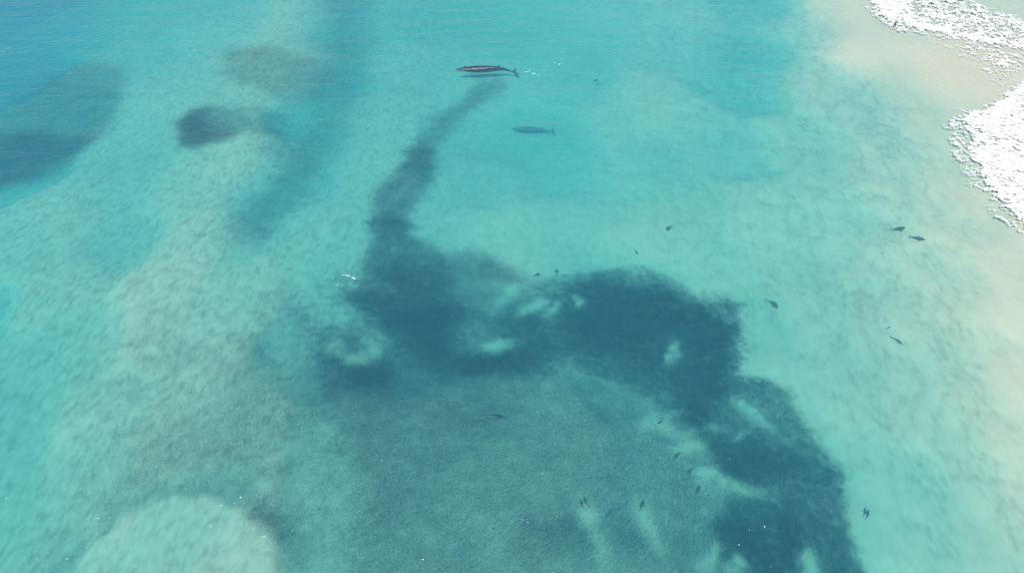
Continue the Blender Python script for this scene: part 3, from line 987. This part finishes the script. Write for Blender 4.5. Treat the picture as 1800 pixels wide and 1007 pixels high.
# water and froth on the whale's flank, with the wet skin's sky sheen painted in
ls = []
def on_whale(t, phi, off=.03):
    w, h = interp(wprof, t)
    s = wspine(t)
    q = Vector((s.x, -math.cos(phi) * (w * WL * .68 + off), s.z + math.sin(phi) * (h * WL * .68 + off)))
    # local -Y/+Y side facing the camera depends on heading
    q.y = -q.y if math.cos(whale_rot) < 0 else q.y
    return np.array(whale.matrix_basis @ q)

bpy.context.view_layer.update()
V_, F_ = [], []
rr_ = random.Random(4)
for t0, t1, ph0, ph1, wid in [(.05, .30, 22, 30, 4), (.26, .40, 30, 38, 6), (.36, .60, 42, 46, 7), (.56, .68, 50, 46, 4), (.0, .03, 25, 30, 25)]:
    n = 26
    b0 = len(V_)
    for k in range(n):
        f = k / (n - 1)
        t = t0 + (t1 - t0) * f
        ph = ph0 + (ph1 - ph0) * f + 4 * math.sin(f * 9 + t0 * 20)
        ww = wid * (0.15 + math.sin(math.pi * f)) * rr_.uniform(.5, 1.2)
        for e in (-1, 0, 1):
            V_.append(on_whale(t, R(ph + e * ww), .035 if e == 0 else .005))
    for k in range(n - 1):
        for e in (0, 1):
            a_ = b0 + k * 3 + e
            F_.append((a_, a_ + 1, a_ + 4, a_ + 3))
M_SHEEN_WASH = simple_mat('sheen_wash', (0.22, 0.22, 0.29), (0.52, 0.50, 0.60), 1.6, 0.5, 0.3, 0.4)  # pale lavender carries the sky reflection as colour, along with the froth
o = link(bpy.data.objects.new('whale_wash', mesh_np('whale_wash', np.array(V_), np.array(F_), 4, M_SHEEN_WASH)))
tag(o, 'pale streak of painted sky sheen, water and froth along the whale flank', 'foam', kind='stuff')

# single white flecks on the water
FLECKS = [(671, 808, 'white fleck on green water left of the big veil centre'), (1344, 925, 'brightest white fleck over the dark lower leg of the school'),
          (1317, 931, 'small white fleck left of the brightest one on the dark leg'), (1299, 957, 'white fleck over the dark leg near the bottom pale gaps'),
          (1061, 774, 'lone white fleck left of the curled pale ring'), (985, 902, 'tiny white fleck left of the paired pale streaks'),
          (612, 863, 'white fleck right of the pale sandbank'), (591, 945, 'white fleck beside the foot of the pale sandbank'),
          (1282, 806, 'white fleck over dark fish right of the bright pale gap'), (1355, 995, 'white fleck at the bottom between two pale gaps'),
          (828, 885, 'tiny white fleck in the middle of the green veil'), (1363, 933, 'faint white fleck just right of the brightest one'),
          (172, 937, 'white fleck left of the pale sandbank')]
fl_me = []
for v in range(3):
    bm = bmesh.new()
    bmesh.ops.create_icosphere(bm, subdivisions=2, radius=1)
    rv = random.Random(v)
    for q in bm.verts:
        q.co *= rv.uniform(.7, 1.25)
        q.co.z *= .4
    m_ = bpy.data.meshes.new('foam_fleck'); bm.to_mesh(m_); bm.free(); m_.materials.append(M_FOAM)
    fl_me.append(m_)
for i, (px, py, lab) in enumerate(FLECKS):
    o = link(bpy.data.objects.new('foam_fleck', fl_me[i % 3]))
    q = at(px, py, 0.02); q[2] = float(swell(q[0], q[1])) + .015
    o.location = q
    s_ = [.13, .15, .09, .12, .09, .07, .10, .09, .09, .08, .06, .07, .08][i]
    s_ *= .40
    o.scale = (s_ * 1.3, s_, s_)
    o.rotation_euler = (0, 0, i * 1.1)
    tag(o, lab, 'foam fleck', 'white flecks scattered over the school')

# ------------------------------------------------------------------ person standing in the surf
def person_at(px, py):
    g = at(px, py, 0)
    bed = float(bilerp(BEDZ, GX0, GY0, ST, np.array([g[0]]), np.array([g[1]]))[0])
    z0 = max(bed, -0.18)
    J = {  # joints: x right, y away from the camera, z up; leaning into the wave
        'pelvis': (0, 0, .95, .145, .11), 'waist': (.05, .02, 1.10, .125, .10), 'chest': (.13, .04, 1.32, .16, .115), 'neck': (.19, .05, 1.50, .058, .058),
        'head': (.225, .05, 1.62, .082, .095), 'crown': (.235, .05, 1.73, .07, .08),
        'hipL': (-.09, 0, .90, .10, .10), 'kneeL': (-.16, .06, .50, .062, .065), 'ankL': (-.17, .02, .10, .042, .045), 'toeL': (-.13, .20, .04, .035, .03),
        'hipR': (.10, 0, .90, .10, .10), 'kneeR': (.17, -.08, .50, .062, .065), 'ankR': (.13, -.16, .10, .042, .045), 'toeR': (.19, .02, .04, .035, .03),
        'shL': (-.06, .05, 1.42, .062, .062), 'elL': (-.20, .12, 1.18, .044, .044), 'wrL': (-.16, .30, 1.02, .030, .026), 'haL': (-.15, .37, .99, .040, .018),
        'shR': (.30, .03, 1.42, .062, .062), 'elR': (.42, .0, 1.16, .044, .044), 'wrR': (.50, .14, .98, .030, .026), 'haR': (.52, .21, .95, .040, .018)}
    E = [('pelvis', 'waist'), ('waist', 'chest'), ('chest', 'neck'), ('neck', 'head'), ('head', 'crown'), ('pelvis', 'hipL'), ('hipL', 'kneeL'), ('kneeL', 'ankL'), ('ankL', 'toeL'),
         ('pelvis', 'hipR'), ('hipR', 'kneeR'), ('kneeR', 'ankR'), ('ankR', 'toeR'), ('chest', 'shL'), ('shL', 'elL'), ('elL', 'wrL'), ('wrL', 'haL'),
         ('chest', 'shR'), ('shR', 'elR'), ('elR', 'wrR'), ('wrR', 'haR')]
    names = list(J)
    V = [Vector(J[n][:3]) for n in names]
    rad = [J[n][3:] for n in names]
    Ed = [(names.index(a), names.index(b)) for a, b in E]
    for s, h in (('L', 'haL'), ('R', 'haR')):                      # five fingers
        hv = Vector(J[h][:3]); fw = (hv - Vector(J['wr' + s][:3])).normalized()
        sd = Vector((fw.y, -fw.x, 0)).normalized() * (1 if s == 'L' else -1)
        for k, ln in enumerate((.062, .078, .082, .074, .056)):
            if k == 0:
                a = hv - fw * .03 + sd * .035; b = a + (fw * .6 + sd * .8) * .03; c = b + fw * .03
            else:
                a = hv + fw * .025 + sd * (.034 - .0225 * (k - 1)); b = a + fw * ln * .55; c = b + (fw * .7 + Vector((0, 0, -.7))) * ln * .45
            i0 = len(V)
            V += [a, b, c]; rad += [(.010, .010), (.009, .009), (.007, .007)]
            Ed += [(names.index(h), i0), (i0, i0 + 1), (i0 + 1, i0 + 2)]
    me = bpy.data.meshes.new('person_raw')
    me.from_pydata(V, Ed, [])
    o = bpy.data.objects.new('person_raw', me)
    scene.collection.objects.link(o)
    md = o.modifiers.new('skin', 'SKIN')
    for i, r_ in enumerate(rad):
        me.skin_vertices[0].data[i].radius = r_
        me.skin_vertices[0].data[i].use_root = (i == 0)
    md2 = o.modifiers.new('sub', 'SUBSURF'); md2.levels = 2
    dg = bpy.context.evaluated_depsgraph_get(); dg.update()
    out = bpy.data.meshes.new_from_object(o.evaluated_get(dg))
    out.name = 'person'
    bpy.data.objects.remove(o, do_unlink=True); bpy.data.meshes.remove(me)
    skin = simple_mat('skin', (0.38, 0.24, 0.17), (0.45, 0.29, 0.21), 6, 0.5)
    suit = simple_mat('dark_grey_wetsuit', (0.05, 0.05, 0.06), (0.08, 0.08, 0.09), 5, 0.6)
    out.materials.clear(); out.materials.append(suit); out.materials.append(skin)
    hands = [Vector(J['haL'][:3]), Vector(J['haR'][:3])]
    for p_ in out.polygons:
        p_.use_smooth = True
        c = p_.center
        if c.z > 1.53 or min((c - h).length for h in hands) < .13:
            p_.material_index = 1
    # face: nose, brow, eyes, mouth and ears as small raised forms in the same skin
    bm = bmesh.new(); bm.from_mesh(out)
    hd = Vector((.232, .05, 1.655))
    def lump(c, r_, mi):
        res = bmesh.ops.create_icosphere(bm, subdivisions=2, radius=1)
        for q in res['verts']:
            q.co = Vector((q.co.x * r_[0], q.co.y * r_[1], q.co.z * r_[2])) + hd + Vector(c)
        for f in {f for q in res['verts'] for f in q.link_faces}:
            f.material_index = mi; f.smooth = True
    lump((0, .095, -.015), (.013, .022, .022), 1)
    for s in (-1, 1):
        lump((s * .033, .078, .018), (.013, .010, .008), 0)
        lump((s * .083, 0, -.005), (.012, .022, .032), 1)
    lump((0, .083, -.052), (.024, .010, .006), 1)
    bm.to_mesh(out); bm.free()
    P = link(bpy.data.objects.new('person', None))
    P.location = (g[0], g[1], z0)
    P.rotation_euler = (0, 0, 0)
    P.scale = (1.08,) * 3
    body = link(bpy.data.objects.new('body', out), P)
    bm = bmesh.new()                                               # short dark hair
    bmesh.ops.create_icosphere(bm, subdivisions=3, radius=1)
    rh = random.Random(2)
    for q in bm.verts:
        k = rh.uniform(.97, 1.05)
        q.co = Vector((q.co.x * .090 * k, q.co.y * .100 * k - .012, q.co.z * .085 * k + .045))
    bmesh.ops.delete(bm, geom=[q for q in bm.verts if q.co.z < .0 or (q.co.y > .06 and q.co.z < .06)], context='VERTS')
    bmesh.ops.translate(bm, verts=bm.verts, vec=hd)
    hm = bpy.data.meshes.new('hair'); bm.to_mesh(hm); bm.free()
    hm.materials.append(simple_mat('dark_hair', (0.02, 0.015, 0.012), (0.04, 0.03, 0.02), 30, 0.6))
    link(bpy.data.objects.new('hair', hm), P)
    tag(P, 'tiny person in dark grey leaning forward in the bright surf at top right', 'person')


person_at(1571, 49)
